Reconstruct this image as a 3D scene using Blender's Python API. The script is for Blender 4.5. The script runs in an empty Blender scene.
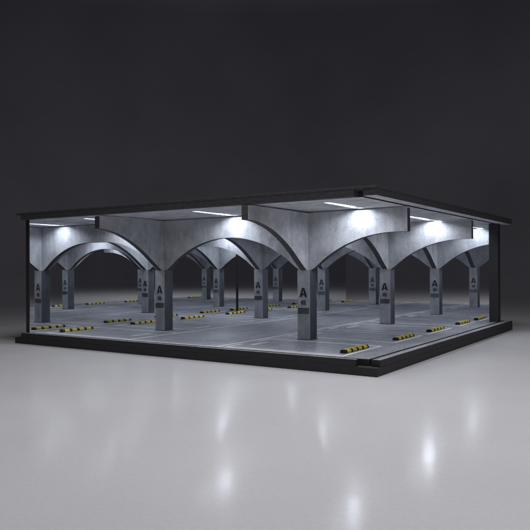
import bpy, bmesh, math, random
from mathutils import Vector, Matrix

# ------------------------------------------------------------------ scene
S = bpy.context.scene
COL = S.collection
random.seed(7)
S.render.engine = 'CYCLES'
S.cycles.use_denoising = True
S.cycles.max_bounces = 14
S.cycles.diffuse_bounces = 6
S.cycles.glossy_bounces = 10
S.cycles.sample_clamp_indirect = 20.0
S.cycles.blur_glossy = 0.3
S.view_settings.view_transform = 'Standard'
S.view_settings.look = 'None'
S.view_settings.exposure = 0.16
S.view_settings.gamma = 1

# 1 unit = 10 cm of the real model; X runs along the front edge, Y to the back, Z up.
W = 4.0                  # the model is square, near corner at the origin, body at x < 0, y > 0
ZF = 0.11                # parking floor
ZC = 1.265               # ceiling
ZT = 1.331               # top of roof
PX = (-1.109, -2.843)    # pillar centres
PY = (0.979, 2.825)
MX, MY = -3.833, 3.67    # mirror faces
PH = 0.0645              # half pillar width
FT = 0.031               # half fin thickness
ZS = 0.7385              # where the fins spring
ZB = 1.252               # top of the fins

# ------------------------------------------------------------------ materials
def new_mat(name):
    m = bpy.data.materials.new(name)
    m.use_nodes = True
    nt = m.node_tree
    return m, nt, nt.nodes['Principled BSDF']

def N(nt, t, **kw):
    n = nt.nodes.new(t)
    for k, v in kw.items():
        if k in n.inputs.keys() if hasattr(n.inputs, 'keys') else False:
            n.inputs[k].default_value = v
        else:
            setattr(n, k, v)
    return n

def noise(nt, vec, scale, detail=4, rough=0.6):
    n = nt.nodes.new('ShaderNodeTexNoise')
    n.inputs['Scale'].default_value = scale
    n.inputs['Detail'].default_value = detail
    n.inputs['Roughness'].default_value = rough
    nt.links.new(vec, n.inputs['Vector'])
    return n.outputs['Fac']

def ramp(nt, fac, stops):
    r = nt.nodes.new('ShaderNodeValToRGB')
    e = r.color_ramp.elements
    while len(e) < len(stops):
        e.new(0.5)
    for k, (p, c) in enumerate(stops):
        e[k].position = p
        e[k].color = (*c, 1) if len(c) == 3 else c
    nt.links.new(fac, r.inputs['Fac'])
    return r.outputs['Color']

def mix(nt, mode, fac, a, b):
    m = nt.nodes.new('ShaderNodeMix')
    m.data_type = 'RGBA'
    m.blend_type = mode
    for sock, v in ((m.inputs[0], fac), (m.inputs[6], a), (m.inputs[7], b)):
        if isinstance(v, (int, float)):
            sock.default_value = v
        elif isinstance(v, tuple):
            sock.default_value = (*v, 1)
        else:
            nt.links.new(v, sock)
    return m.outputs[2]

def coords(nt, scale=None):
    t = nt.nodes.new('ShaderNodeTexCoord')
    out = t.outputs['Object']
    if scale:
        mp = nt.nodes.new('ShaderNodeMapping')
        mp.inputs['Scale'].default_value = scale
        nt.links.new(out, mp.inputs['Vector'])
        out = mp.outputs['Vector']
    return out

def world_pos(nt, scale=None):
    g = nt.nodes.new('ShaderNodeNewGeometry')
    out = g.outputs['Position']
    if scale:
        mp = nt.nodes.new('ShaderNodeMapping')
        mp.inputs['Scale'].default_value = scale
        nt.links.new(out, mp.inputs['Vector'])
        out = mp.outputs['Vector']
    return out

def bump(nt, b, height, strength, dist=0.01):
    n = nt.nodes.new('ShaderNodeBump')
    n.inputs['Strength'].default_value = strength
    n.inputs['Distance'].default_value = dist
    nt.links.new(height, n.inputs['Height'])
    nt.links.new(n.outputs['Normal'], b.inputs['Normal'])

def concrete(name, base, rough=0.62):
    m, nt, b = new_mat(name)
    p = world_pos(nt)
    ps = world_pos(nt, (1.0, 1.0, 0.22))
    c = tuple(base)
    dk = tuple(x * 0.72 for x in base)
    lt = tuple(min(1, x * 1.22) for x in base)
    a = ramp(nt, noise(nt, p, 5.5, 7, .68), [(.32, dk), (.5, c), (.68, lt)])
    streak = ramp(nt, noise(nt, ps, 16, 5, .65), [(.35, (.78, .78, .8)), (.6, (1.05, 1.05, 1.05))])
    a = mix(nt, 'MULTIPLY', .75, a, streak)
    fine = ramp(nt, noise(nt, p, 75, 3, .7), [(.35, (.8, .8, .8)), (.62, (1.1, 1.1, 1.1))])
    a = mix(nt, 'MULTIPLY', .55, a, fine)
    pits = ramp(nt, noise(nt, p, 42, 2, .5), [(.255, (.3, .3, .32)), (.31, (1, 1, 1))])
    a = mix(nt, 'MULTIPLY', .7, a, pits)
    nt.links.new(a, b.inputs['Base Color'])
    b.inputs['Roughness'].default_value = rough
    b.inputs['Specular IOR Level'].default_value = .3
    bump(nt, b, noise(nt, p, 60, 4, .6), .12, .006)
    return m

CONCRETE = concrete('printed_concrete', (.49, .497, .515))
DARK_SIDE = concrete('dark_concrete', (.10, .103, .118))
CEILING = concrete('pale_concrete', (.58, .59, .62), .7)

def board(name, base, rough, var=.35):
    m, nt, b = new_mat(name)
    p = world_pos(nt)
    f = noise(nt, world_pos(nt, (.35, .35, 1)), 60, 4, .65)
    lo = tuple(x * (1 - var) for x in base)
    hi = tuple(x * (1 + var) for x in base)
    a = ramp(nt, f, [(.3, lo), (.7, hi)])
    sp = ramp(nt, noise(nt, p, 120, 2, .5), [(.66, (0, 0, 0)), (.74, (.035, .035, .036))])
    a = mix(nt, 'ADD', 1.0, a, sp)
    nt.links.new(a, b.inputs['Base Color'])
    b.inputs['Roughness'].default_value = rough
    b.inputs['Specular IOR Level'].default_value = .35
    bump(nt, b, noise(nt, p, 45, 4, .6), .2, .008)
    return m

BLACK = board('black_board', (.030, .029, .032), .6, .2)
ROOF_BOARD = board('grey_roof_board', (.058, .056, .060), .65, .35)
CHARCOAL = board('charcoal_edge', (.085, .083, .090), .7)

def asphalt(name, base, rough):
    m, nt, b = new_mat(name)
    p = world_pos(nt)
    a = ramp(nt, noise(nt, p, 1.6, 4, .5), [(.3, tuple(x * .78 for x in base)), (.52, base), (.72, tuple(x * 1.2 for x in base))])
    sp = ramp(nt, noise(nt, p, 95, 2, .6), [(.34, (.45, .45, .46)), (.5, (1, 1, 1)), (.66, (1.6, 1.6, 1.6))])
    a = mix(nt, 'MULTIPLY', .9, a, sp)
    streak = ramp(nt, noise(nt, world_pos(nt, (2.5, .35, 1)), 7, 4, .6), [(.38, (.75, .75, .76)), (.62, (1.12, 1.12, 1.12))])
    a = mix(nt, 'MULTIPLY', .7, a, streak)
    nt.links.new(a, b.inputs['Base Color'])
    r = ramp(nt, noise(nt, p, 5, 5, .6), [(.3, (rough - .02,) * 3), (.7, (rough + .16,) * 3)])
    nt.links.new(r, b.inputs['Roughness'])
    b.inputs['Specular IOR Level'].default_value = .5
    bump(nt, b, noise(nt, p, 90, 3, .6), .18, .006)
    return m

ASPHALT = asphalt('printed_asphalt', (.31, .316, .35), .33)
RIM_TOP = asphalt('speckled_rim', (.30, .30, .315), .5)

def paint(name, col, under, wear):
    m, nt, b = new_mat(name)
    p = world_pos(nt)
    f = mix(nt, 'ADD', 1.0, noise(nt, p, 26, 5, .7), (0, 0, 0))
    w = ramp(nt, noise(nt, p, 22, 6, .72), [(wear - .06, (0, 0, 0)), (wear + .06, (1, 1, 1))])
    a = mix(nt, 'MIX', w, under, col)
    nt.links.new(a, b.inputs['Base Color'])
    b.inputs['Roughness'].default_value = .5
    return m

WHITE = paint('worn_white_paint', (.9, .91, .93), (.45, .455, .48), .22)
INK = paint('black_ink', (.02, .02, .022), (.09, .09, .1), .2)
INK_SOFT = paint('faded_ink', (.035, .035, .04), (.10, .105, .12), .28)

def plain(name, col, rough, spec=.5, metal=0.0, var=.12, scale=40):
    m, nt, b = new_mat(name)
    p = coords(nt)
    a = ramp(nt, noise(nt, p, scale, 4, .6), [(.3, tuple(x * (1 - var) for x in col)), (.7, tuple(min(1, x * (1 + var)) for x in col))])
    nt.links.new(a, b.inputs['Base Color'])
    b.inputs['Roughness'].default_value = rough
    b.inputs['Metallic'].default_value = metal
    b.inputs['Specular IOR Level'].default_value = spec
    return m

RUBBER = plain('black_rubber', (.016, .016, .018), .5)
YELLOW = plain('yellow_paint', (.85, .66, .09), .45, var=.2, scale=60)
SLOT = plain('white_reflector', (.55, .57, .6), .5)

MIRROR, nt, b = new_mat('mirror_glass')
b.inputs['Base Color'].default_value = (.82, .835, .85, 1)
b.inputs['Metallic'].default_value = 1
b.inputs['Roughness'].default_value = 0.0

LED, nt, b = new_mat('lit_led')
b.inputs['Base Color'].default_value = (.8, .8, .8, 1)
b.inputs['Emission Color'].default_value = (.83, .89, 1.0, 1)
b.inputs['Emission Strength'].default_value = 130.0

LED_DIM, nt, b = new_mat('lit_led_tail')
b.inputs['Base Color'].default_value = (.8, .8, .8, 1)
b.inputs['Emission Color'].default_value = (.83, .89, 1.0, 1)
b.inputs['Emission Strength'].default_value = 24.0

TABLE, nt, b = new_mat('satin_grey_table')
p = world_pos(nt)
c = ramp(nt, noise(nt, p, .9, 5, .55), [(.3, (.55, .55, .572)), (.7, (.59, .59, .61))])
c = mix(nt, 'MULTIPLY', .35, c, ramp(nt, noise(nt, p, 55, 3, .6), [(.35, (.9, .9, .9)), (.65, (1.05, 1.05, 1.05))]))
nt.links.new(c, b.inputs['Base Color'])
r = ramp(nt, noise(nt, p, 2.2, 6, .65), [(.3, (.125,) * 3), (.7, (.17,) * 3)])
nt.links.new(r, b.inputs['Roughness'])
b.inputs['Specular IOR Level'].default_value = .03
bump(nt, b, noise(nt, p, 12, 3, .5), .05, .01)

# ------------------------------------------------------------------ helpers
def link(name, bm, mats, parent=None, smooth=False, bevel=0):
    me = bpy.data.meshes.new(name)
    bmesh.ops.recalc_face_normals(bm, faces=bm.faces[:])
    bm.to_mesh(me)
    bm.free()
    for m in (mats if isinstance(mats, (list, tuple)) else [mats]):
        me.materials.append(m)
    if smooth:
        for f in me.polygons:
            f.use_smooth = True
    o = bpy.data.objects.new(name, me)
    COL.objects.link(o)
    if parent:
        o.parent = parent
    return o

def box(bm, x0, x1, y0, y1, z0, z1, mi=0, top=None, bev=0.0):
    b2 = bmesh.new()
    vs = [b2.verts.new((x, y, z)) for z in (z0, z1) for y in (y0, y1) for x in (x0, x1)]
    for q in ((0, 2, 3, 1), (4, 5, 7, 6), (0, 1, 5, 4), (1, 3, 7, 5), (3, 2, 6, 7), (2, 0, 4, 6)):
        b2.faces.new([vs[i] for i in q])
    for f in b2.faces:
        f.material_index = mi
    if top is not None:
        b2.faces.ensure_lookup_table()
        b2.faces[1].material_index = top
    if bev:
        bmesh.ops.bevel(b2, geom=b2.edges[:], offset=bev, segments=2, profile=.6, affect='EDGES')
    tmp = bpy.data.meshes.new('tmp')
    b2.to_mesh(tmp)
    b2.free()
    bm.from_mesh(tmp)
    bpy.data.meshes.remove(tmp)

def empty(name, loc, label, cat, group=None):
    o = bpy.data.objects.new(name, None)
    COL.objects.link(o)
    o.location = loc
    o.empty_display_size = .1
    tag(o, label, cat, group)
    return o

def tag(o, label, cat, group=None):
    o['label'] = label
    o['category'] = cat
    if group:
        o['group'] = group

def copy_tree(o, parent=None):
    c = o.copy()
    COL.objects.link(c)
    c.parent = parent
    for ch in list(o.children):
        copy_tree(ch, c)
    return c

# ------------------------------------------------------------------ table
bm = bmesh.new()
box(bm, -40, 40, -16, 60, -.3, 0)
t = link('table', bm, TABLE)
t['kind'] = 'structure'

# ------------------------------------------------------------------ base of the model
base = empty('display_base', (-2, 2, 0), 'black square model base with notched corners carrying the grey parking floor', 'model base')
def part(name, bm, mats, parent):
    o = link(name, bm, mats, parent)
    o.matrix_parent_inverse = Matrix.Translation(-Vector(parent.location))
    return o

bm = bmesh.new(); box(bm, -W, 0, 0, W, 0, .062, bev=.004)
part('plinth', bm, BLACK, base)
bm = bmesh.new(); box(bm, -3.9, -.092, .072, 3.96, .0621, ZF, mi=0, top=1, bev=.003)
part('parking_floor', bm, [BLACK, ASPHALT], base)
bm = bmesh.new(); box(bm, -3.9, -.16, .001, .042, .0621, ZF + .001, mi=0, top=1, bev=.003)
part('front_rim', bm, [BLACK, RIM_TOP], base)
bm = bmesh.new(); box(bm, -.068, -.001, .06, 3.998, .0621, ZF + .001, mi=0, top=1, bev=.003)
part('side_rim', bm, [BLACK, RIM_TOP], base)
bm = bmesh.new(); box(bm, -3.97, -3.915, .12, 3.96, .0621, ZF + .003, bev=.003)
part('rear_rim', bm, BLACK, base)

ZM = ZF + .0015
def strip(bm, x0, x1, y0, y1, z=ZM, wob=.0022):
    n = max(2, int(max(x1 - x0, y1 - y0) / .07))
    lo, hi = [], []
    for k in range(n + 1):
        u = k / n
        if x1 - x0 > y1 - y0:
            x = x0 + (x1 - x0) * u
            lo.append((x, y0 + random.uniform(-wob, wob))); hi.append((x, y1 + random.uniform(-wob, wob)))
        else:
            y = y0 + (y1 - y0) * u
            lo.append((x0 + random.uniform(-wob, wob), y)); hi.append((x1 + random.uniform(-wob, wob), y))
    a = [bm.verts.new((*q, z)) for q in lo]
    c = [bm.verts.new((*q, z)) for q in hi]
    for k in range(n):
        bm.faces.new((a[k], a[k + 1], c[k + 1], c[k]))

LW = .031
for x in (-2.49, -1.47):
    bm = bmesh.new(); strip(bm, x - LW * .6, x + LW * .6, .12, MY - .01)
    part('lane_line', bm, WHITE, base)
bm = bmesh.new(); strip(bm, -3.8, -.30, .085, .085 + LW * .9)
part('edge_line', bm, WHITE, base)

BAYS = ((.135, .835), (1.10, 1.80), (1.93, 2.69), (2.95, 3.61))
for (y0, y1) in BAYS:
    for side in (0, 1):
        bm = bmesh.new()
        if side == 0:
            xa, xb = -1.415, -.31
            strip(bm, xb - LW, xb, y0, y1)
            strip(bm, xa, xb - LW, y1 - LW, y1)
            strip(bm, xa, xb - LW, y0, y0 + LW)
            strip(bm, xa, xa + LW, y0 + LW, y0 + LW + .2)
            strip(bm, xa, xa + LW, y1 - LW - .2, y1 - LW)
            nx = xa + .1
        else:
            xa, xb = -3.70, -2.545
            strip(bm, xa, xa + LW, y0, y1)
            strip(bm, xa + LW, xb, y1 - LW, y1)
            strip(bm, xa + LW, xb, y0, y0 + LW)
            nx = xb - .17
        part('bay_outline', bm, WHITE, base)
        # short worn dashes of paint at the mouth of the bay
        bm = bmesh.new()
        ym = (y0 + y1) / 2
        strip(bm, nx, nx + .045, ym - .14, ym + .12, wob=.006)
        part('bay_dash', bm, WHITE, base)

# ------------------------------------------------------------------ roof with recessed light slots
roof = empty('roof', (-2, 2, ZC), 'flat black edged roof slab with pale concrete ceiling held up by the pillars', 'roof')
bm = bmesh.new(); box(bm, -W + .03, 0, 0, W, 1.3105, ZT, bev=.003)
part('top_plate', bm, ROOF_BOARD, roof)
bm = bmesh.new(); box(bm, -3.9, -.17, .001, .075, 1.262, 1.3103, bev=.003)
part('front_rim', bm, ROOF_BOARD, roof)
bm = bmesh.new(); box(bm, -.10, -.001, .004, W - .002, 1.262, 1.3103, mi=0, bev=.003)
for f in bm.faces:
    if f.normal.z < -.9 or f.calc_center_median().z < 1.2625:
        f.material_index = 1
part('side_rim', bm, [ROOF_BOARD, CEILING], roof)

SX = (-.545, -1.87, -3.29)              # centres of the light slots
SH = .030                               # half width of a slot
SYS = ((.30, PY[0] - FT - .012), (PY[0] + FT + .40, PY[1] - FT - .012), (PY[1] + FT + .012, MY - .15))
xs = sorted([-3.94, -.15] + [x - SH for x in SX] + [x + SH for x in SX])
ys = sorted([.10, 3.94] + [v for q in SYS for v in q])
bm = bmesh.new()
def quad(*p, mi=0):
    f = bm.faces.new([bm.verts.new(q) for q in p])
    f.material_index = mi
ZL = 1.281
def is_slot(i, j):
    cx, cy = (xs[i] + xs[i + 1]) / 2, (ys[j] + ys[j + 1]) / 2
    return any(abs(cx - s) < SH for s in SX) and any(a < cy < b for a, b in SYS)
for i in range(len(xs) - 1):
    for j in range(len(ys) - 1):
        x0, x1, y0, y1 = xs[i], xs[i + 1], ys[j], ys[j + 1]
        if not is_slot(i, j):
            quad((x0, y0, ZC), (x1, y0, ZC), (x1, y1, ZC), (x0, y1, ZC))
            quad((x0, y0, 1.3098), (x1, y0, 1.3098), (x1, y1, 1.3098), (x0, y1, 1.3098))
        else:
            quad((x0, y0, ZL), (x1, y0, ZL), (x1, y1, ZL), (x0, y1, ZL), mi=1)
            quad((x0, y0, ZC), (x1, y0, ZC), (x1, y0, ZL), (x0, y0, ZL), mi=1)
            quad((x0, y1, ZC), (x1, y1, ZC), (x1, y1, ZL), (x0, y1, ZL), mi=1)
            quad((x0, y0, ZC), (x0, y1, ZC), (x0, y1, ZL), (x0, y0, ZL), mi=1)
            quad((x1, y0, ZC), (x1, y1, ZC), (x1, y1, ZL), (x1, y0, ZL), mi=1)
for (a, b_, c_, d) in ((-3.94, -.15, .10, .10), (-3.94, -.15, 3.94, 3.94)):
    quad((a, c_, ZC), (b_, c_, ZC), (b_, c_, 1.3098), (a, c_, 1.3098), mi=2)
for x in (-3.94, -.15):
    quad((x, .10, ZC), (x, 3.94, ZC), (x, 3.94, 1.3098), (x, .10, 1.3098), mi=2)
bmesh.ops.remove_doubles(bm, verts=bm.verts[:], dist=1e-5)
part('ceiling', bm, [CEILING, SLOT, BLACK], roof)

# ceiling lights: one strip in every slot
DEPTHW = ('front', 'middle', 'rear')
LL = {(0, 0): 'lit strip light nearest the open right side in front of the near pillar fin',
      (0, 1): 'lit strip light in the front row between the two front pillars',
      (0, 2): 'lit strip light at the front beside the left mirror',
      (1, 0): 'lit strip light along the right side between near right and far right pillars',
      (1, 1): 'lit strip light in the centre of the ceiling amid all four pillars',
      (1, 2): 'lit strip light halfway along the left mirror',
      (2, 0): 'lit strip light by the right end of the back mirror',
      (2, 1): 'lit strip light before the middle of the back mirror',
      (2, 2): 'lit strip light nearest the corner where both mirrors meet'}
for j, (y0, y1) in enumerate(SYS):
    for i, x in enumerate(SX):
        e = empty('ceiling_light', (x, (y0 + y1) / 2, ZL), LL[(j, i)], 'ceiling light', 'strip lights in the ceiling slots')
        h = (y1 - y0) / 2 - .004
        hl = .105                          # lit length, next to the pillar fins
        a, b_ = ((h - .075 - 2 * hl, h - .075) if j < 2 else (-h + .075, -h + .075 + 2 * hl))
        bm = bmesh.new(); box(bm, -.018, .018, -h, h, -.0025, -.0005)
        link('mounting_strip', bm, SLOT, e)
        bm = bmesh.new(); box(bm, -.015, .015, a, b_, -.0055, -.0027)
        link('led_module', bm, LED, e)
        ta, tb = ((max(-h + .03, a - .46), a - .003) if j < 2 else (b_ + .003, min(h - .03, b_ + .4)))
        bm = bmesh.new(); box(bm, -.008, .008, ta, tb, -.0055, -.0027)
        link('led_strip', bm, LED_DIM, e)

# ------------------------------------------------------------------ pillars with arched fins
XPROF = []
for k in range(15):
    d = PH + (.865 - PH) * k / 14
    XPROF.append((d, 1.057 - (1.135 - math.sqrt(1.135 ** 2 - (.865 - d) ** 2))))
XPROF[0] = (PH, ZS)
YPTS = [(PH, ZS), (.13, .785), (.196, .833), (.264, .885), (.345, .94), (.429, .99), (.508, 1.03), (.587, 1.064), (.66, 1.09), (.738, 1.111), (.81, 1.126), (.882, 1.136), (.93, 1.139)]
def interp(pts, d):
    for (a, za), (c, zc) in zip(pts, pts[1:]):
        if a <= d <= c:
            return za + (zc - za) * (d - a) / (c - a)
    return pts[-1][1]
def smooth_pts(pts, n=26):
    out = []
    P = [pts[0]] + pts + [pts[-1]]
    for k in range(1, len(P) - 2):
        for s in range(3):
            u = s / 3
            p0, p1, p2, p3 = P[k - 1], P[k], P[k + 1], P[k + 2]
            out.append(tuple(.5 * (2 * p1[q] + (p2[q] - p0[q]) * u + (2 * p0[q] - 5 * p1[q] + 4 * p2[q] - p3[q]) * u * u + (3 * p1[q] - p0[q] - 3 * p2[q] + p3[q]) * u ** 3) for q in (0, 1)))
    out.append(pts[-1])
    return out
YPROF = smooth_pts(YPTS)
XPROF = smooth_pts(XPROF)

def fin(axis, sgn, length, parent, start):
    """one arched half fin from the pillar's middle outwards: concrete faces, charcoal soffit, top and end"""
    prof = XPROF if axis == 0 else YPROF
    low = [(d, z) for d, z in prof if d < length - .004]
    zl = interp(prof, length)
    low.append((length, zl))
    low = [(start, ZS)] + low if start < PH else low
    n = len(low)
    bm = bmesh.new()
    def P(d, s, z):
        return (sgn * d, s, z) if axis == 0 else (s, sgn * d, z)
    L = [[bm.verts.new(P(d, s * FT, z)) for d, z in low] for s in (-1, 1)]
    T = [[bm.verts.new(P(d, s * FT, ZB)) for d, z in low] for s in (-1, 1)]
    for k in range(n - 1):
        for s in (0, 1):
            bm.faces.new((L[s][k], L[s][k + 1], T[s][k + 1], T[s][k])).material_index = 0
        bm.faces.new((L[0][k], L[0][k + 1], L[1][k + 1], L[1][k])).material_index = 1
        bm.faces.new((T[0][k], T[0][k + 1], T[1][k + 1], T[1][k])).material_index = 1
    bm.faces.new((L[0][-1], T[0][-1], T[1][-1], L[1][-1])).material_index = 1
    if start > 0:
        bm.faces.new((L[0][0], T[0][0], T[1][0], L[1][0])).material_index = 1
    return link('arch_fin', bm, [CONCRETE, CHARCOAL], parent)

def text_mesh(txt, size, bold=0.0):
    cu = bpy.data.curves.new('txt', 'FONT')
    cu.body = txt; cu.size = size; cu.align_x = 'CENTER'; cu.offset = bold; cu.extrude = .0004
    o = bpy.data.objects.new('txt', cu)
    COL.objects.link(o)
    dg = bpy.context.evaluated_depsgraph_get()
    me = bpy.data.meshes.new_from_object(o.evaluated_get(dg))
    bpy.data.objects.remove(o)
    return me

NUM = text_mesh('02', .050, .0026)
def letter_a(bm, x, z, w, h, y):
    t = .27 * w                      # heavy grotesque capital A as three solid strokes
    def poly(pts):
        a = [bm.verts.new((px, y, pz)) for px, pz in pts]
        c = [bm.verts.new((px, y + .001, pz)) for px, pz in pts]
        bm.faces.new(a); bm.faces.new(c[::-1])
        for k in range(len(pts)):
            q = (k + 1) % len(pts)
            bm.faces.new((a[k], a[q], c[q], c[k]))
    top = .16 * w
    hw = w / 2
    # left and right stroke meet on the middle line
    poly([(x - hw, z), (x - hw + t, z), (x, z + h * .78), (x, z + h), (x - top, z + h)])
    poly([(x + hw, z), (x + top, z + h), (x, z + h), (x, z + h * .78), (x + hw - t, z)])
    f = .2
    poly([(x - hw * (1 - f) + t * .62, z + h * .2), (x + hw * (1 - f) - t * .62, z + h * .2),
          (x + hw * (1 - f * 2.0) - t * .62, z + h * .38), (x - hw * (1 - f * 2.0) + t * .62, z + h * .38)])

def make_sign(parent):
    for rot in (0, math.pi):
        bm = bmesh.new()
        letter_a(bm, -.003, .495, .077, .082, -PH - .0015)
        o = link('sign_letter', bm, INK, parent); o.rotation_euler.z = rot
        me = NUM.copy()
        me.materials.clear(); me.materials.append(INK_SOFT)
        me.transform(Matrix.Translation((-.002, -PH - .001, .430)) @ Matrix.Rotation(math.pi / 2, 4, 'X'))
        o = bpy.data.objects.new('sign_number', me); COL.objects.link(o); o.parent = parent; o.rotation_euler.z = rot
        bm = bmesh.new()
        n = 15
        for k in range(n):
            x = -.060 + .116 * k / n
            a = [(x, .345), (x + .0048, .345), (x + .0088, .391), (x + .004, .391)]
            bm.faces.new([bm.verts.new((px, -PH - .001, pz)) for px, pz in a])
        bm.faces.new([bm.verts.new(q) for q in ((-.061, -PH - .001, .391), (.061, -PH - .001, .391), (.061, -PH - .001, .396), (-.061, -PH - .001, .396))])
        o = link('stripe_band', bm, INK_SOFT, parent); o.rotation_euler.z = rot

PL = {(0, 0): 'near right concrete pillar, largest, its cut fin ends reaching front and right side',
      (0, 1): 'far right concrete pillar before the back mirror, one cut fin at the right side',
      (1, 0): 'front left concrete pillar beside the left mirror, one cut fin at the front',
      (1, 1): 'inner concrete pillar near the corner of both mirrors, no fin end open'}
for i, px in enumerate(PX):
    for j, py in enumerate(PY):
        p = empty('pillar', (px, py, 0), PL[(i, j)], 'pillar', 'arched pillars holding the roof')
        bm = bmesh.new(); box(bm, -PH, PH, -PH, PH, ZF + .0003, ZS, bev=.0025)
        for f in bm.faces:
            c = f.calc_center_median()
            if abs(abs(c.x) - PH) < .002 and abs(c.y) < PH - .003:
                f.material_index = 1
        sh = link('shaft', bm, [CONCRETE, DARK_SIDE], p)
        make_sign(sh)
        bm = bmesh.new(); box(bm, -PH - .006, PH + .006, -PH - .006, PH + .006, ZF + .0002, ZF + .006, bev=.002)
        link('foot', bm, CHARCOAL, p)
        xm = (PX[0] + PX[1]) / 2
        ym = (PY[0] + PY[1]) / 2
        fin(0, 1, (-.139 - px) if i == 0 else xm - px, p, 0)
        fin(0, -1, (px - xm) if i == 0 else px - MX - .001, p, 0)
        ye = (.0 if i == 0 else .06)
        fin(1, -1, (py - ye) if j == 0 else py - ym, p, FT)
        fin(1, 1, (ym - py) if j == 0 else MY - .001 - py, p, FT)

# ------------------------------------------------------------------ mirrors
LB = .018
m1 = empty('wall_mirror', (MX, 2, ZF), 'tall mirror panel closing the left side of the model', 'mirror')
bm = bmesh.new(); box(bm, -.012, 0, .058 - 2, MY - 2 - .004, .002, ZC - ZF - .002)
link('mirror_sheet', bm, MIRROR, m1)
bm = bmesh.new(); box(bm, -.058, -.0125, .055 - 2, MY + .03 - 2, .001, ZC - ZF - .002)
link('backing_board', bm, BLACK, m1)
m2 = empty('wall_mirror', (-2, MY, ZF), 'wide mirror panel closing the back of the model', 'mirror')
bm = bmesh.new(); box(bm, MX + .004 + 2, -.185 + 2, 0, .012, .002, ZC - ZF - .002)
link('mirror_sheet', bm, MIRROR, m2)
bm = bmesh.new(); box(bm, MX - .012 + 2, -.185 + 2, .0125, .034, .001, ZC - ZF - .002)
link('backing_board', bm, BLACK, m2)
bm = bmesh.new(); box(bm, -.184 + 2, -.082 + 2, -.012, .1, .001, ZC - ZF - .002, bev=.002)
link('edge_post', bm, BLACK, m2)
bm = bmesh.new(); box(bm, -.005, .005, -.005, .005, ZF + .001, ZC - .003)
o = link('corner_strip', bm, BLACK); o.location = (MX + .0075, MY - .0075, 0)
tag(o, 'thin black upright strip in the corner where the two mirrors meet', 'corner strip')

# ------------------------------------------------------------------ wheel stops
def make_stop():
    root = empty('wheel_stop', (0, 0, ZF), 'x', 'wheel stop', 'wheel stops in the parking bays')
    L = .41
    prof = [(-.026, 0), (.026, 0), (.026, .012), (.017, .0265), (-.017, .0265), (-.026, .012)]
    def extr(y0, y1, grow, z0=.0004):
        bm = bmesh.new()
        pr = [(x * (1 + grow), z * (1 + grow * .6) + z0) for x, z in prof]
        a = [bm.verts.new((x, y0, z)) for x, z in pr]
        c = [bm.verts.new((x, y1, z)) for x, z in pr]
        bm.faces.new(a); bm.faces.new(c[::-1])
        for k in range(6):
            q = (k + 1) % 6
            bm.faces.new((a[k], a[q], c[q], c[k]))
        bmesh.ops.bevel(bm, geom=bm.edges[:], offset=.0035, segments=2, profile=.6, affect='EDGES')
        return bm
    link('rubber_body', extr(-L / 2, L / 2, 0), RUBBER, root)
    for k in range(4):
        c = -L / 2 + .062 + k * .0955
        link('yellow_band', extr(c - .0315, c + .0315, .07), YELLOW, root)
    return root
ST = {(0, 0): 'striped wheel stop nearest the notched front right corner, beside the near pillar',
      (0, 1): 'second striped wheel stop from the notched corner along the right rim',
      (0, 2): 'third striped wheel stop from the notched corner along the right rim',
      (0, 3): 'striped wheel stop at the far end of the right rim, against the back mirror',
      (1, 0): 'striped wheel stop by the left mirror closest to the front edge',
      (1, 1): 'striped wheel stop by the left mirror just behind the front left pillar',
      (1, 2): 'striped wheel stop by the left mirror, third from the front edge',
      (1, 3): 'striped wheel stop by the left mirror nearest the mirrored corner'}
proto = make_stop()
k = 0
for i, x in enumerate((-.39, -3.61)):
    for j, y in enumerate((.48, 1.50, 2.36, 3.30)):
        o = proto if k == 0 else copy_tree(proto)
        k += 1
        o.location = (x + random.uniform(-.008, .008), y + random.uniform(-.02, .02), ZF)
        o.rotation_euler.z = random.uniform(-.012, .012)
        o['label'] = ST[(i, j)]

# ------------------------------------------------------------------ studio light and surroundings
w = bpy.data.worlds.new('World')
S.world = w
w.use_nodes = True
bg = w.node_tree.nodes['Background']
wt = w.node_tree
tc = wt.nodes.new('ShaderNodeTexCoord')
sp = wt.nodes.new('ShaderNodeSeparateXYZ')
wt.links.new(tc.outputs['Generated'], sp.inputs[0])
wc = ramp(wt, sp.outputs['Z'], [(0.0, (.0212, .0204, .0240)), (.16, (.0214, .0206, .0244)), (.36, (.0146, .0142, .0172)), (.60, (.047, .047, .052))])
wn = ramp(wt, noise(wt, tc.outputs['Generated'], 5, 5, .6), [(.3, (.86, .86, .86)), (.7, (1.14, 1.14, 1.14))])
wt.links.new(mix(wt, 'MULTIPLY', 1.0, wc, wn), bg.inputs['Color'])
bg.inputs['Strength'].default_value = 1.0

la = bpy.data.lights.new('softbox', 'AREA')
la.shape = 'RECTANGLE'; la.size = 4.0; la.size_y = 3.0
la.energy = 172
la.color = (.995, .985, .995)
la.spread = math.radians(125)
lo = bpy.data.objects.new('softbox', la); COL.objects.link(lo)
lo.location = (.5, -.9, 6.6)

# ------------------------------------------------------------------ camera
cam = bpy.data.cameras.new('camera')
cam.sensor_width = 36; cam.sensor_fit = 'HORIZONTAL'
cam.lens = 36 * 654.83 / 530
cam.clip_start = .01; cam.clip_end = 500
co = bpy.data.objects.new('camera', cam); COL.objects.link(co)
yaw, pitch, roll = .5821, .00325, .00521
right = Vector((math.cos(yaw), math.sin(yaw), 0))
fw0 = Vector((-math.sin(yaw), math.cos(yaw), 0)); up0 = Vector((0, 0, 1))
fw = fw0 * math.cos(pitch) + up0 * math.sin(pitch)
up = up0 * math.cos(pitch) - fw0 * math.sin(pitch)
r2 = right * math.cos(roll) - up * math.sin(roll)
u2 = up * math.cos(roll) + right * math.sin(roll)
M = Matrix((r2, u2, -fw)).transposed().to_4x4()
M.translation = Vector((.46136 * 4, -1.05102 * 4, .19161 * 4))
co.matrix_world = M
S.camera = co
